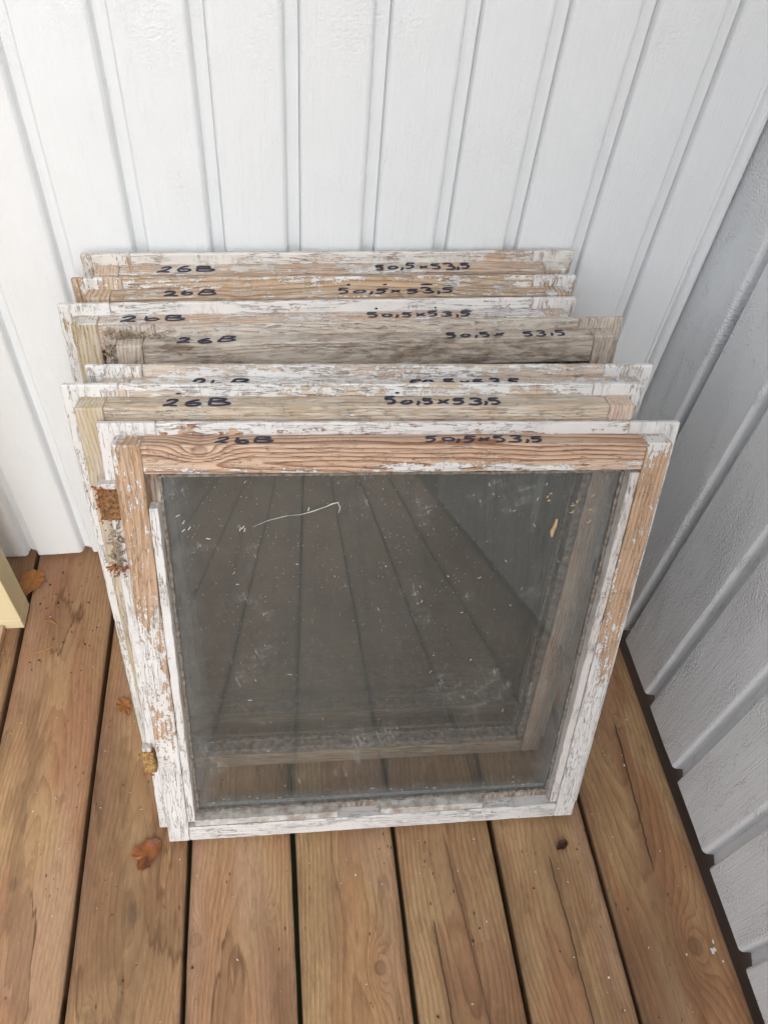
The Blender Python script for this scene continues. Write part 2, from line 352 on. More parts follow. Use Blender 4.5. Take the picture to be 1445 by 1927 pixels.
# ------------------------------------------------------------------ mesh helpers
class MB:
    def __init__(s): s.v = []; s.f = []
    def bar(s, axis, a0, a1, b, c, ch=0.0008, amp=0.0003, step=0.006, seed=0.0, chip=0.0):
        """rectangular bar along local axis 'x' (b=z range, c=y range) or 'z' (b=x range, c=y range) with worn edges"""
        b0, b1 = b; c0, c1 = c
        n = max(2, int(abs(a1 - a0) / step))
        prof = [(b0 + ch, c0, 0, -1), (b1 - ch, c0, 0, -1), (b1, c0 + ch, 1, 0), (b1, c1 - ch, 1, 0),
                (b1 - ch, c1, 0, 1), (b0 + ch, c1, 0, 1), (b0, c1 - ch, -1, 0), (b0, c0 + ch, -1, 0)]
        base = len(s.v); bm, cm = (b0 + b1) / 2, (c0 + c1) / 2
        ts = [a0] + [a0 + ch + (a1 - a0 - 2 * ch) * i / n for i in range(n + 1)] + [a1]
        for i, t in enumerate(ts):
            end = i == 0 or i == len(ts) - 1
            for j, (p, q, nb, nc) in enumerate(prof):
                p2, q2 = p, q
                k = mnoise.noise(Vector((t * 45 + seed, j // 2 * 3.7 + seed, 1.3))) * amp
                k2 = mnoise.noise(Vector((t * 210 + seed, j * 1.9, 4.1))) * amp * 0.8
                p2 += nb * (k + k2); q2 += nc * (k + k2)
                if chip:
                    g = mnoise.noise(Vector((t * 70 + seed * 3, (j + 1) // 2 * 5.1, 8.8)))
                    if g > 0.25:
                        e = (g - 0.25) * chip * 2
                        p2 += (bm - p2) / max(abs(bm - p2), 1e-6) * e; q2 += (cm - q2) / max(abs(cm - q2), 1e-6) * e
                if end: p2 += (ch if p < bm else -ch) * 0.8; q2 += (ch if q < cm else -ch) * 0.8
                s.v.append((t, q2, p2) if axis == 'x' else (p2, q2, t))
        m = len(prof); flip = (axis == 'x')
        for i in range(len(ts) - 1):
            for j in range(m):
                f = (base + i * m + j, base + i * m + (j + 1) % m, base + (i + 1) * m + (j + 1) % m, base + (i + 1) * m + j)
                s.f.append(f[::-1] if flip else f)
        e0 = tuple(base + j for j in range(m)); e1 = tuple(base + (len(ts) - 1) * m + j for j in range(m))
        s.f.append(e0 if flip else e0[::-1]); s.f.append(e1[::-1] if flip else e1)
    def box(s, x0, x1, y0, y1, z0, z1):
        b = len(s.v)
        s.v += [(x, y, z) for z in (z0, z1) for y in (y0, y1) for x in (x0, x1)]
        s.f += [tuple(b + i for i in q) for q in ((0, 2, 3, 1), (4, 5, 7, 6), (0, 1, 5, 4), (2, 6, 7, 3), (0, 4, 6, 2), (1, 3, 7, 5))]
    def loft(s, rings, close=True, caps=True):
        b = len(s.v); m = len(rings[0])
        for r in rings: s.v += [tuple(p) for p in r]
        for i in range(len(rings) - 1):
            for j in range(m):
                s.f.append((b + i * m + j, b + i * m + (j + 1) % m, b + (i + 1) * m + (j + 1) % m, b + (i + 1) * m + j))
        if caps:
            s.f.append(tuple(b + j for j in range(m))[::-1]); s.f.append(tuple(b + (len(rings) - 1) * m + j for j in range(m)))
    def shard(s, p, r, flat=0.35, rnd=random):
        """small irregular flake"""
        b = len(s.v); n = rnd.randint(5, 7); ph = rnd.random() * 6.28
        ax = Vector((rnd.uniform(-1, 1), rnd.uniform(-1, 1), rnd.uniform(-1, 1))).normalized()
        M = Matrix.Rotation(rnd.random() * 6.28, 3, ax)
        pts = []
        for i in range(n):
            t = ph + 6.283 * i / n; rr = r * rnd.uniform(0.5, 1.15)
            pts.append(Vector((math.cos(t) * rr, math.sin(t) * rr * rnd.uniform(0.5, 1), 0)))
        for h in (-1, 1):
            for q in pts: s.v.append(tuple(M @ (q + Vector((0, 0, h * r * flat * 0.5))) + Vector(p)))
        s.f.append(tuple(range(b, b + n))[::-1]); s.f.append(tuple(range(b + n, b + 2 * n)))
        for i in range(n): s.f.append((b + i, b + (i + 1) % n, b + n + (i + 1) % n, b + n + i))
    def tube(s, pts, rads, sides=7, sq=None):
        """tube through pts; sq = (axis vector, factor) flattens it along that axis"""
        rings = []
        pts = [Vector(p) for p in pts]
        for i, p in enumerate(pts):
            t = (pts[min(i + 1, len(pts) - 1)] - pts[max(i - 1, 0)]).normalized()
            up = Vector(sq[0]) if sq else Vector((0, 0, 1))
            if abs(t.dot(up)) > 0.95: up = Vector((1, 0, 0))
            s1 = t.cross(up).normalized(); s2 = s1.cross(t).normalized()
            k = sq[1] if sq else 1.0
            rings.append([p + s1 * math.cos(q) * rads[i] + s2 * math.sin(q) * rads[i] * k for q in [6.2832 * j / sides for j in range(sides)]])
        s.loft([r[::-1] for r in rings])
    def build(s, name, mat, parent=None, smooth=False):
        me = bpy.data.meshes.new(name); me.from_pydata(s.v, [], s.f)
        if smooth: me.polygons.foreach_set('use_smooth', [True] * len(me.polygons))
        me.materials.append(mat); me.update()
        o = bpy.data.objects.new(name, me); COL.objects.link(o)
        if parent: o.parent = parent
        return o
def tag(o, label=None, cat=None, group=None, kind=None):
    if label: o['label'] = label
    if cat: o['category'] = cat
    if group: o['group'] = group
    if kind: o['kind'] = kind
    return o
def empty(name, loc=(0, 0, 0), rz=0.0):
    o = bpy.data.objects.new(name, None); o.empty_display_size = 0.05; COL.objects.link(o)
    o.location = loc; o.rotation_euler = (0, 0, rz); return o

# ------------------------------------------------------------------ ground under and around the deck
gm = plain_mat('soil_and_grass', (0.035, 0.04, 0.02), (0.06, 0.065, 0.03), 3.0, 0.95, 0.02)
g = MB(); g.v = [(-90, -90, -0.45), (90, -90, -0.45), (90, 90, -0.45), (-90, 90, -0.45)]; g.f = [(0, 1, 2, 3)]
tag(g.build('ground', gm), kind='structure')

# ------------------------------------------------------------------ deck
DX0, PITCH, GAP = -0.3786, 0.1262, 0.0052
YW, XR = 0.7650, 0.5155
looks = {  # index of the gap at the left of the board -> look
    -2: dict(light=(0.30, 0.185, 0.105), dark=(0.17, 0.09, 0.045)),
    -1: dict(light=(0.33, 0.205, 0.115), dark=(0.19, 0.10, 0.05)),
    0: dict(light=(0.385, 0.245, 0.145), dark=(0.22, 0.115, 0.06), contrast=0.35, stain=1.0, grey=((0.285, -0.012, 0.006), (0.235, -0.038, 0.008), (0.175, -0.045, 0.014))),
    1: dict(light=(0.41, 0.275, 0.155), dark=(0.25, 0.14, 0.07), contrast=0.4, stain=0.7, grey=((0.242, 0.0, 0.012),), knots=((0.145, -0.035, 0.004),)),
    2: dict(light=(0.41, 0.28, 0.165), dark=(0.25, 0.14, 0.075), contrast=0.5, stain=0.9, knots=((0.205, -0.052, 0.007), (0.225, 0.03, 0.004))),
    3: dict(light=(0.42, 0.285, 0.155), dark=(0.25, 0.145, 0.07), contrast=0.55, stain=0.5, knots=((0.155, 0.03, 0.007),), spacing=0.0045),
    4: dict(light=(0.37, 0.24, 0.14), dark=(0.21, 0.115, 0.06), contrast=0.75, stain=0.2, spacing=0.0050,
            crack=((0.30, 0.05, 0.000, 0.022, 0.0005), (0.20, 0.07, -0.028, -0.022, 0.0012))),
    5: dict(light=(0.36, 0.235, 0.135), dark=(0.21, 0.115, 0.06), contrast=0.6, stain=0.25, spacing=0.0046, crack=((0.26, 0.04, 0.004, 0.010, 0.0011),), knots=((0.185, 0.042, 0.004),)),
    6: dict(light=(0.35, 0.215, 0.115), dark=(0.19, 0.095, 0.045), contrast=0.5, stain=0.2, spacing=0.006,
            crack=((0.425, 0.22, 0.016, 0.004, 0.0016),), knots=((0.425, 0.018, 0.004), (0.137, 0.024, 0.009)), far=0.2),
}
deck = empty('wooden_deck', (0, 0, 0)); tag(deck, kind='structure')
MY0 = -3.3
for i in range(-10, 7):
    xc = DX0 + PITCH * (i + 0.5)
    w = PITCH - GAP
    if i == 6: xc = (DX0 + PITCH * 6 + GAP / 2 + 0.5095) / 2; w = 0.5095 - (DX0 + PITCH * 6 + GAP / 2)
    mb = MB(); seed = i * 3.3 + 50
    y0, y1 = MY0, YW + 0.03
    n = 140; ch = 0.0022
    prof = [(-w / 2, -0.028), (w / 2, -0.028), (w / 2, -ch * 1.4), (w / 2 - ch * 0.4, -ch * 0.4), (w / 2 - ch * 1.4, 0), (-w / 2 + ch * 1.4, 0), (-w / 2 + ch * 0.4, -ch * 0.4), (-w / 2, -ch * 1.4)]
    rings = []
    for k in range(n + 1):
        t = y0 + (y1 - y0) * k / n
        if t > -0.3 and k % 1 == 0: pass
        r = []
        for j, (px, pz) in enumerate(prof):
            ex = mnoise.noise(Vector((t * 6, seed + (0 if px < 0 else 9), 0))) * 0.0011 + mnoise.noise(Vector((t * 60, seed + (0 if px < 0 else 9), 5))) * 0.0005
            r.append((px + ex, t, pz + (mnoise.noise(Vector((t * 5, seed, j * 0.4))) * 0.0006 if pz > -0.01 else 0)))
        rings.append(r[::-1])
    mb.loft(rings)
    lk = dict(looks.get(i, dict(light=(0.31, 0.20, 0.12), dark=(0.18, 0.10, 0.05))))
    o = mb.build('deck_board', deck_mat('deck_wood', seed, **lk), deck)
    o.location = (xc, 0, 0)
jm = plain_mat('joist_wood', (0.10, 0.075, 0.05), (0.055, 0.04, 0.03), 30.0)
for y in (0.62, 0.02, -0.58, -1.18, -1.78, -2.38, -2.98):
    mb = MB(); mb.box(-1.66, 0.50, y - 0.024, y + 0.024, -0.19, -0.0292)
    mb.build('joist', jm, deck)
mb = MB(); mb.box(0.506, 0.56, -2.2, 0.80, -0.20, -0.012)
mb.build('edge_beam', plain_mat('edge_beam_wood', (0.055, 0.032, 0.02), (0.03, 0.018, 0.012), 30.0, stretch=(1, 0.1, 1)), deck)

# ------------------------------------------------------------------ walls
def wall_board(parent, mat, pitch, face, height, seed, z0):
    """one upright board: square left edge, rounded right edge, recessed tongue; outer face at local y = 0, looking to -y"""
    mb = MB(); R_ = 0.0060
    prof = [(0.0, 0.026), (0.0, 0.0060), (0.0008, 0.0024), (0.0020, 0.0007), (0.0036, 0.0)]
    k = 3
    for q in range(1, k): prof.append((0.0036 + (face - R_ - 0.0036) * q / k, 0.0))
    prof.append((face - R_, 0.0))
    for q in range(1, 6):
        t = math.pi / 2 * q / 5; prof.append((face - R_ + R_ * math.sin(t), R_ * 1.25 * (1 - math.cos(t))))
    prof += [(face + 0.0010, 0.0135), (pitch - 0.0004, 0.0090), (pitch - 0.0004, 0.026)]
    rings = []
    zs = [z0] + [z0 + 0.01 * q for q in range(1, 110)] + [z0 + 1.1 + (height - 1.1 - z0) * q / 8 for q in range(9)]
    for zi, z in enumerate(zs):
        r = []
        for (px, py) in prof:
            zz = z
            if zi == 0: zz += mnoise.noise(Vector((px * 60, seed, 0))) * 0.0018 + mnoise.noise(Vector((px * 400, seed, 2))) * 0.0012
            wv = mnoise.noise(Vector((z * 4, seed, px * 8))) * 0.0005 + mnoise.noise(Vector((z * 30, seed + 4, px * 30))) * 0.00018
            edge = mnoise.noise(Vector((z * 9, seed + 7, 0))) * 0.0005 if 0.001 < px < pitch - 0.001 else 0
            r.append((px + edge, py + (wv if py < 0.012 else 0), zz))
        rings.append(r)
    mb.loft(rings)
    return mb.build('wall_board', mat, parent, smooth=False)
bw = empty('back_wall', (-1.70, YW, 0))
tag(bw, 'white painted panelling wall with upright boards behind the leaning windows', 'wall')
wm = wall_mat('white_wall_paint', 'x', 0.32)
wx0, wp = -0.2177 + 0.0065, 0.0819
k0 = -18
for i in range(k0, 9):
    o = wall_board(bw, wm, wp, 0.0685, 2.3, i * 5.7 + 3, 0.010 + random.uniform(-0.0015, 0.002))
    o.location = (wx0 + wp * i + 1.70, 0, 0)
# last board is cut to meet the corner strip (x = 0.50)
rw = empty('side_wall', (XR, YW, 0), -math.pi / 2)
tag(rw, 'white painted board wall on the right side of the deck, in shade', 'wall')
wm2 = wall_mat('white_side_wall_paint', 'y', 1.25, 9.0)
ys = 0.5522 - 0.006
for i in range(-2, 20):
    # local x runs towards the camera (-Y); groove centre i at distance
    d = YW - (ys + 0.004) + 0.1105 * i
    if i == -2: d0 = d
    o = wall_board(rw, wm2, 0.1105, 0.0955, 2.3, i * 4.1 + 90, 0.012 + random.uniform(-0.001, 0.002))
    o.location = (d + 0.0, 0, 0)
# corner strip, a small cove moulding in the corner
mb = MB(); rings = []
for z in [0.006 + 0.02 * q for q in range(116)]:
    k = mnoise.noise(Vector((z * 6, 3, 0))) * 0.0006
    r = []
    pr = [(-0.0004, 0.012), (-0.0205, 0.012), (-0.0205, -0.0012), (-0.0185, -0.0020)]
    for q in range(0, 9):
        t = math.pi * q / 8; pr.append((-0.0098 - 0.0074 * math.cos(t), -0.0022 - 0.0085 * math.sin(t)))
    pr += [(-0.0012, -0.0022)]
    rings.append([(px + k, py + k, z) for px, py in pr][::-1])
mb.loft(rings)
cs = mb.build('corner_moulding', wall_mat('moulding_paint', 'x', 0.5, 4.0), bw); cs.location = (XR - 0.0003 + 1.70, 0, 0)

# ------------------------------------------------------------------ sashes
TL_, T_, NR = 0.0056, 0.0269, 0.0110
BI = 0.0142                 # inset of the front layer
DH = 0.0113
ink = None
m, bs = new_mat('marker_ink'); x_, y_, z_ = coords()
finish(bs, mix(noise(vec(x_, y_, z_), 900.0, 2.0), (0.008, 0.010, 0.03), (0.02, 0.022, 0.05)), 0.45, None)
ink = m
GL = {
 '2': [[(.08, .70), (.22, .92), (.48, .98), (.66, .86), (.62, .62), (.42, .38), (.20, .18), (.05, .06), (.30, .12), (.58, .10), (.85, .04)]],
 '6': [[(.72, .92), (.42, .86), (.20, .60), (.10, .30), (.24, .06), (.55, .02), (.78, .18), (.74, .40), (.50, .46), (.26, .34)]],
 '6b': [[(.20, .92), (.16, .60), (.14, .34), (.26, .08), (.58, .04), (.82, .22), (.72, .46), (.46, .50), (.22, .34)]],
 'B': [[(.22, .96), (.17, .60), (.10, .08)], [(.12, .90), (.45, .99), (.80, .90), (.74, .68), (.45, .55), (.22, .52)],
       [(.30, .52), (.72, .50), (.99, .34), (.84, .12), (.48, .03), (.12, .08)]],
 '5': [[(.88, .96), (.55, .93), (.24, .92), (.18, .62), (.46, .64), (.72, .50), (.70, .24), (.44, .06), (.08, .08)]],
 '0': [[(.50, .80), (.22, .66), (.12, .36), (.30, .10), (.60, .10), (.84, .34), (.80, .62), (.52, .80)]],
 ',': [[(.52, .44), (.56, .20), (.18, -.16)]],
 'x': [[(.14, .74), (.44, .44), (.84, .06)], [(.86, .80), (.52, .44), (.08, .08)]],
 '3': [[(.08, .90), (.44, 1.0), (.80, .88), (.66, .62), (.40, .52)], [(.40, .52), (.78, .46), (.88, .20), (.54, .0), (.06, .06)]],
}
def cr_curve(P, k=5):
    out = []
    for i in range(len(P) - 1):
        p0 = P[max(i - 1, 0)]; p1 = P[i]; p2 = P[i + 1]; p3 = P[min(i + 2, len(P) - 1)]
        for j in range(k):
            t = j / k
            out.append(tuple(0.5 * ((2 * p1[d]) + (-p0[d] + p2[d]) * t + (2 * p0[d] - 5 * p1[d] + 4 * p2[d] - p3[d]) * t * t + (-p0[d] + 3 * p1[d] - 3 * p2[d] + p3[d]) * t ** 3) for d in (0, 1)))
    out.append(P[-1]); return out
def write(parent, text, u0, u1, n0, n1, ztop, name, rnd, Wd, wd=0.00165):
    """marker strokes on the narrow ledge: u along the rail, n across the ledge (front edge n0.. back edge)"""
    wts = {',': 0.42, 'x': 0.95, ' ': 0.5, 'B': 1.15}
    tot = sum(wts.get(ch, 1.0) for ch in text); cur = u0; mb = MB(); lay = 0
    for ch in text:
        wdt = (u1 - u0) * wts.get(ch, 1.0) / tot
        if ch != ' ':
            g = GL['6b' if ch == '6' and rnd.random() < 0.4 else ch]
            hs = 0.75 if ch in '0x' else 1.0
            jx, jy = rnd.uniform(-0.0007, 0.0007), rnd.uniform(-0.0012, 0.0012)
            sl = rnd.uniform(-0.1, 0.35); hs *= rnd.uniform(0.84, 1.08); gw = rnd.uniform(0.78, 0.98)
            wob = [(rnd.uniform(-0.035, 0.035), rnd.uniform(-0.035, 0.035)) for _ in range(14)]; wg = wd * rnd.uniform(0.85, 1.12)
            for st in g:
                C = cr_curve([(p[0] + wob[q][0], p[1] + wob[q][1]) for q, p in enumerate(st)], 5); lay += 1
                pts = []; rad = []
                for q, (gx, gy) in enumerate(C):
                    gy2 = gy * hs + (0.1 if ch in '0x' else 0)
                    uu = cur + wdt * 0.03 + (gx + sl * (gy - 0.5)) * wdt * gw + jx
                    nn = n0 + (n1 - n0) * gy2 + jy
                    
                    pts.append((uu - Wd / 2, -nn, ztop + 0.00012 + lay * 0.000012))
                    e = min(q, len(C) - 1 - q); rad.append(wg * (0.62 + 0.38 * min(1, e / 3)) * (1 + 0.18 * mnoise.noise(Vector((q * 0.7, lay, rnd.random())))))
                # rounded stroke ends
                mb.tube(pts, rad, 8, ((0, 0, 1), 0.22))
        cur += wdt
    return mb.build(name, ink, parent)

def sash(idx, pose, Wd, Hd, label, M, texts, ledge_pos, hasbead=True):
    x0, y0, yaw, lean, roll = pose
    uu = Vector((math.cos(yaw), math.sin(yaw), 0)); nn = Vector((math.sin(yaw), -math.cos(yaw), 0)); zz = Vector((0, 0, 1))
    wv = -nn * math.sin(lean) + zz * math.cos(lean); nv = nn * math.cos(lean) + zz * math.sin(lean)
    u2 = uu * math.cos(roll) + wv * math.sin(roll); w2 = -uu * math.sin(roll) + wv * math.cos(roll)
    o = Vector((x0, y0, 0)) + u2 * (Wd / 2)
    zl = min(u2.z * -Wd / 2, u2.z * Wd / 2)
    o.z = -zl + 0.0004
    Hd = Hd - abs(u2.z * Wd) / 2
    t = empty('window_sash')
    t.matrix_world = Matrix([[u2.x, -nv.x, w2.x, o.x], [u2.y, -nv.y, w2.y, o.y], [u2.z, -nv.z, w2.z, o.z], [0, 0, 0, 1]])
    tag(t, label, 'window', 'old window sashes leaning in a row against the wall')
    h = Wd / 2; Hf = Hd - DH
    si, so = 0.0385, 0.0495           # inner edge of front / back layer of the stiles
    lt, lb = 0.0480, 0.0350           # back layer depth of top / bottom rail
    rt, rb = Hf - 0.0285, 0.0240      # front layer edges of the rails
    sd = idx * 11.3
    kw = dict(ch=0.0011, amp=0.00045, seed=sd, chip=0.0006)
    parts = {}
    LK = dict(ch=0.0006, amp=0.0004, seed=sd + 1, chip=0.0006)
    for side in (-1, 1):
        mb = MB()
        rng = lambda a, b: (min(side * a, side * b), max(side * a, side * b))
        mb.bar('z', 0.0, Hd, rng(h, h - so), (-TL_, 0), **kw)
        mb.bar('z', 0.0005, Hf, rng(h - BI, h - si), (-T_, -TL_ + 0.002), **kw)
        parts['stile%d' % side] = mb.build('stile', M['stile_l' if side < 0 else 'stile_r'], t)
        mb = MB(); mb.bar('z', 0.002, Hf - 0.003, rng(h - si + 0.003, h - so + 0.0002), (-NR, -TL_ + 0.0012), **LK)
        mb.build('rebate', M['rebate'], t)
    for top in (1, 0):
        mb = MB(); e = 0.0004
        if top:
            mb.bar('x', -h + so + e, h - so - e, (Hd - lt, Hd), (-TL_, 0), **kw)
            mb.bar('x', -h + si + e, h - si - e, (rt, Hf), (-T_, -TL_ + 0.002), **kw)
            mb.build('top_rail', M['top'], t)
            mb = MB(); mb.bar('x', -h + so + e, h - so - e, (Hd - lt + 0.0002, rt + 0.003), (-NR, -TL_ + 0.0012), **LK)
        else:
            mb.bar('x', -h + so + e, h - so - e, (0, lb), (-TL_, 0), **kw)
            mb.bar('x', -h + si + e, h - si - e, (0.0006, rb), (-T_, -TL_ + 0.002), **kw)
            mb.build('bottom_rail', M['bottom'], t)
            mb = MB(); mb.bar('x', -h + so + e, h - so - e, (rb - 0.003, lb - 0.0002), (-NR, -TL_ + 0.0012), **LK)
        mb.build('rebate', M['rebate'], t)
    # pane, 2.5 mm thick, let into the back layer
    mb = MB(); mb.box(-h + so - 0.004, h - so + 0.004, -0.0095, -0.0070, lb - 0.004, Hd - lt + 0.004)
    mb.build('glass_pane', M['glass'], t)
    # putty lip round the pane
    rnd = random.Random(idx)
    mb = MB(); pc = dict(ch=0.0004, amp=0.0009, seed=sd + 2, step=0.004)
    mb.bar('z', lb + 0.0006, Hd - lt - 0.0006, (-h + so - 0.001, -h + so + 0.0016), (-0.0128, -0.0097), **pc)
    mb.bar('z', lb + 0.0006, Hd - lt - 0.0006, (h - so - 0.0016, h - so + 0.001), (-0.0128, -0.0097), **pc)
    mb.bar('x', -h + so + 0.002, h - so - 0.002, (lb - 0.001, lb + 0.0018), (-0.0128, -0.0097), **pc)
    mb.bar('x', -h + so + 0.002, h - so - 0.002, (Hd - lt - 0.0020, Hd - lt + 0.001), (-0.0128, -0.0097), **pc)
    mb.build('putty', M['putty'], t)
    if hasbead:
        bz = dict(ch=0.0006, amp=0.0005, seed=sd + 5, step=0.004, chip=0.0008)
        y_ = (-T_ + 0.0020, -NR - 0.0003)
        def bead(axis, a0, a1, b0, b1, mat, lab=None):
            m2 = MB(); m2.bar(axis, a0, a1, (b0, b1), y_, **bz); ob = m2.build('glazing_bead', mat, t)
            if lab: ob['label'] = lab
        bead('z', 0.0330, 0.4725 if idx == 7 else rt - 0.02, -h + si + 0.0004, -h + si + 0.0088, M['bead'])
        bead('z', rb + 0.003, rt - 0.004, h - si - 0.0092, h - si - 0.0004, M['bead_r'])
        if idx == 7:
            bead('x', -h + si + 0.008, -h + 0.2185, rb + 0.0004, rb + 0.0100, M['bead_b'], 'grey white stub of bead at the bottom left')
            bead('x', -h + 0.2715, -h + 0.4015, rb + 0.0004, rb + 0.0100, M['bead_b'], 'grey white stub of bead at the bottom centre')
        else:
            bead('x', -h + si + 0.009, h - si - 0.010, rb + 0.0004, rb + 0.0100, M['bead_b'])
    for (tx, a, b) in texts:
        write(t, tx, a, b, T_ - 0.0040, TL_ + 0.0040, Hf + 0.0002, 'handwriting', rnd, Wd)
    return t, Hd, Hf, h, parts

def mats(idx, **kw):
    """materials of one sash; keys top, bottom, left, right are argument dictionaries"""
    s = idx * 7.7
    zl = kw['Hd'] - DH
    base = dict(dirt=0.25)
    def P(nm, axis, ext, dz):
        d = dict(base); d.update(kw.get('all', {})); d.update(ext)
        return peel_mat('peeling_paint_' + nm, axis, s + dz, **d)
    M = {}
    M['top'] = P('top_rail', 'x', dict(zl=zl, **kw.get('top', {})), 1.0)
    M['bottom'] = P('bottom_rail', 'x', {**dict(face=0.30, lip=0.3, light=(0.40, 0.29, 0.20), dark=(0.22, 0.14, 0.09)), **kw.get('bottom', {})}, 2.0)
    M['stile_l'] = P('left_stile', 'z', dict(zl=zl, **kw.get('left', {})), 3.0)
    M['stile_r'] = P('right_stile', 'z', dict(zl=zl, **kw.get('right', {})), 4.0)
    M['glass'] = glass_mat('dusty_glass', s, kw.get('dust', 0.12), rich=(idx == 7))
    M['putty'] = PUTTY; M['rebate'] = REBATE; M['bead'] = BEAD; M['bead_r'] = BEADR if idx == 7 else BEADD; M['bead_b'] = BEADB if idx == 7 else BEADD
    return M
PUTTY = plain_mat('old_putty', (0.30, 0.29, 0.26), (0.12, 0.085, 0.06), 160.0, 0.85, 0.0006)
BEADD = plain_mat('dirty_bead', (0.34, 0.31, 0.29), (0.14, 0.11, 0.09), 120.0, 0.9, 0.0012)
REBATE = peel_mat('rebate_wood', 'z', 8.8, lip=-0.05, face=0.0, light=(0.26, 0.185, 0.135), dark=(0.13, 0.08, 0.055), dirt=0.35)
BEAD = peel_mat('bead_paint', 'z', 3.3, lip=1.25, face=1.25, dirt=0.0)
BEADR = peel_mat('bead_paint_aged', 'z', 5.3, lip=1.1, face=1.15, dirt=0.12, paint=(0.66, 0.63, 0.60))
BEADB = plain_mat('weathered_bead', (0.60, 0.59, 0.56), (0.30, 0.24, 0.19), 70.0, 0.85, 0.0008, (1, 1, 1))

P_ = [(-0.1914, 0.6872, 0.0164, 0.1143, 0.0039), (-0.1994, 0.6153, 0.0141, 0.1796, -0.0016), (-0.2074, 0.5566, 0.0224, 0.2165, -0.0033),
      (-0.1630, 0.5124, 0.0250, 0.2390, -0.0053), (-0.1698, 0.4835, -0.0214, 0.1607, -0.0002), (-0.1871, 0.4314, -0.0354, 0.2197, 0.0079),
      (-0.1624, 0.3380, -0.0249, 0.3259, -0.0068)]
WH = [(0.5399, 0.5467), (0.538, 0.5457), (0.5379, 0.5453), (0.5376, 0.545), (0.538, 0.5471), (0.5387, 0.5506), (0.5369, 0.5503)]
TXT = [((.087, .143), (.316, .426)), ((.098, .153), (.277, .408)), ((.0676, .132), (.3135, .4277)), ((.079, .138), None),
       ((.0999, .154), (.300, .411)), ((.0973, .155), (.295, .407)), ((.110, .159), (.296, .4085))]
LAB = ['peeling white window sash at the very back of the row, its back touching the wall',
       'second window sash from the wall, brown wood grain showing on its top edge',
       'third sash from the wall, white top edge sticking out farthest to the left',
       'darkest, grimiest window sash with grey dirt and debris on its left top corner',
       'window sash reaching farthest right behind the front two, its writing half hidden',
       'window sash just behind the front one, yellowed stile and clean 26B lettering',
       'whole window sash at the front of the row with bare pink top rail, dusty pane']
CFG = [
 dict(all=dict(contrast=0.8, paint=(0.70, 0.68, 0.64), dirt=0.3), top=dict(lip=0.72, strip=0.5, face=0.4), left=dict(lip=0.80, face=0.3, strip=0.3), right=dict(lip=0.8, face=0.4, strip=0.7)),
 dict(all=dict(light=(0.55, 0.41, 0.28), dark=(0.30, 0.16, 0.08), contrast=1.1, spacing=0.005, chalky=0.4), top=dict(lip=0.50, strip=0.45, face=0.25, knots=((-0.10, 0.525, 0.004),)), left=dict(lip=0.52, face=0.3, strip=0.1), right=dict(lip=0.62, face=0.4, strip=0.5)),
 dict(all=dict(contrast=0.9, paint=(0.71, 0.70, 0.68), dirt=0.28), top=dict(lip=0.92, strip=0.52, face=0.3), left=dict(lip=0.85, face=0.15, strip=0.6, light=(0.52, 0.42, 0.28), dark=(0.28, 0.19, 0.11), algae=0.18), right=dict(lip=0.95, face=0.5, strip=0.5)),
 dict(all=dict(light=(0.56, 0.48, 0.40), dark=(0.30, 0.21, 0.15), dirt=0.5, paint=(0.60, 0.55, 0.49)), top=dict(lip=0.50, strip=0.5, face=0.30, dirt=0.78), left=dict(lip=0.6, face=0.4, strip=0.4, dirt=0.7), right=dict(lip=0.4, face=0.15, strip=0.3, dirt=0.75)),
 dict(all=dict(dirt=0.2, light=(0.58, 0.47, 0.38), dark=(0.34, 0.22, 0.15), contrast=0.4), top=dict(lip=0.55, strip=0.55, face=0.4), left=dict(lip=0.62, face=0.5, strip=0.5), right=dict(lip=0.75, face=0.6, strip=0.7)),
 dict(all=dict(dirt=0.22), top=dict(lip=0.66, strip=0.58, face=0.30, light=(0.56, 0.45, 0.34), dark=(0.34, 0.23, 0.14), algae=0.15, fig=0.4, dirt=0.45, chalky=0.8), left=dict(lip=0.75, face=0.30, strip=0.55, light=(0.56, 0.46, 0.33), dark=(0.34, 0.24, 0.15), algae=0.30, dirt=0.3), right=dict(lip=0.85, face=0.30, strip=0.45, light=(0.62, 0.45, 0.35), dark=(0.42, 0.28, 0.20), dirt=0.15, grad=[(0.0, -0.45), (0.3, -0.2), (0.50, -0.1), (0.55, 0.3)]), bottom=dict(dirt=0.35, light=(0.46, 0.33, 0.22), dark=(0.26, 0.16, 0.10), lip=0.3, face=0.28)),
 dict(all=dict(dirt=0.12, cracks=0.55, crackcol=(0.42, 0.29, 0.19)), dust=0.10,
      top=dict(lip=0.80, strip=0.10, face=0.10, knots=((-0.180, 0.5310, 0.0056),), spacing=0.0042, contrast=1.5, fig=0.8, blotch=1.2, chalky=0.12, light=(0.61, 0.44, 0.32), dark=(0.30, 0.14, 0.075), side=(0.523, 0.514, 0.42)),
      left=dict(lip=0.95, face=0.30, strip=0.45, light=TAN_L, dark=TAN_D, chalky=0.2, grad=[(0.0, 0.52), (0.10, 0.40), (0.18, 0.38), (0.28, 0.34), (0.35, 0.24), (0.42, 0.08), (0.55, 0.16)], spacing=0.0050),
      right=dict(lip=0.95, face=0.30, strip=0.35, light=TAN_L, dark=TAN_D, chalky=0.2, grad=[(0.0, 0.46), (0.16, 0.42), (0.28, 0.30), (0.38, 0.08), (0.48, 0.02), (0.54, 0.35)], spacing=0.0046),
      bottom=dict(face=0.93, lip=0.8, light=TAN_L, dark=TAN_D)),
]
made = []
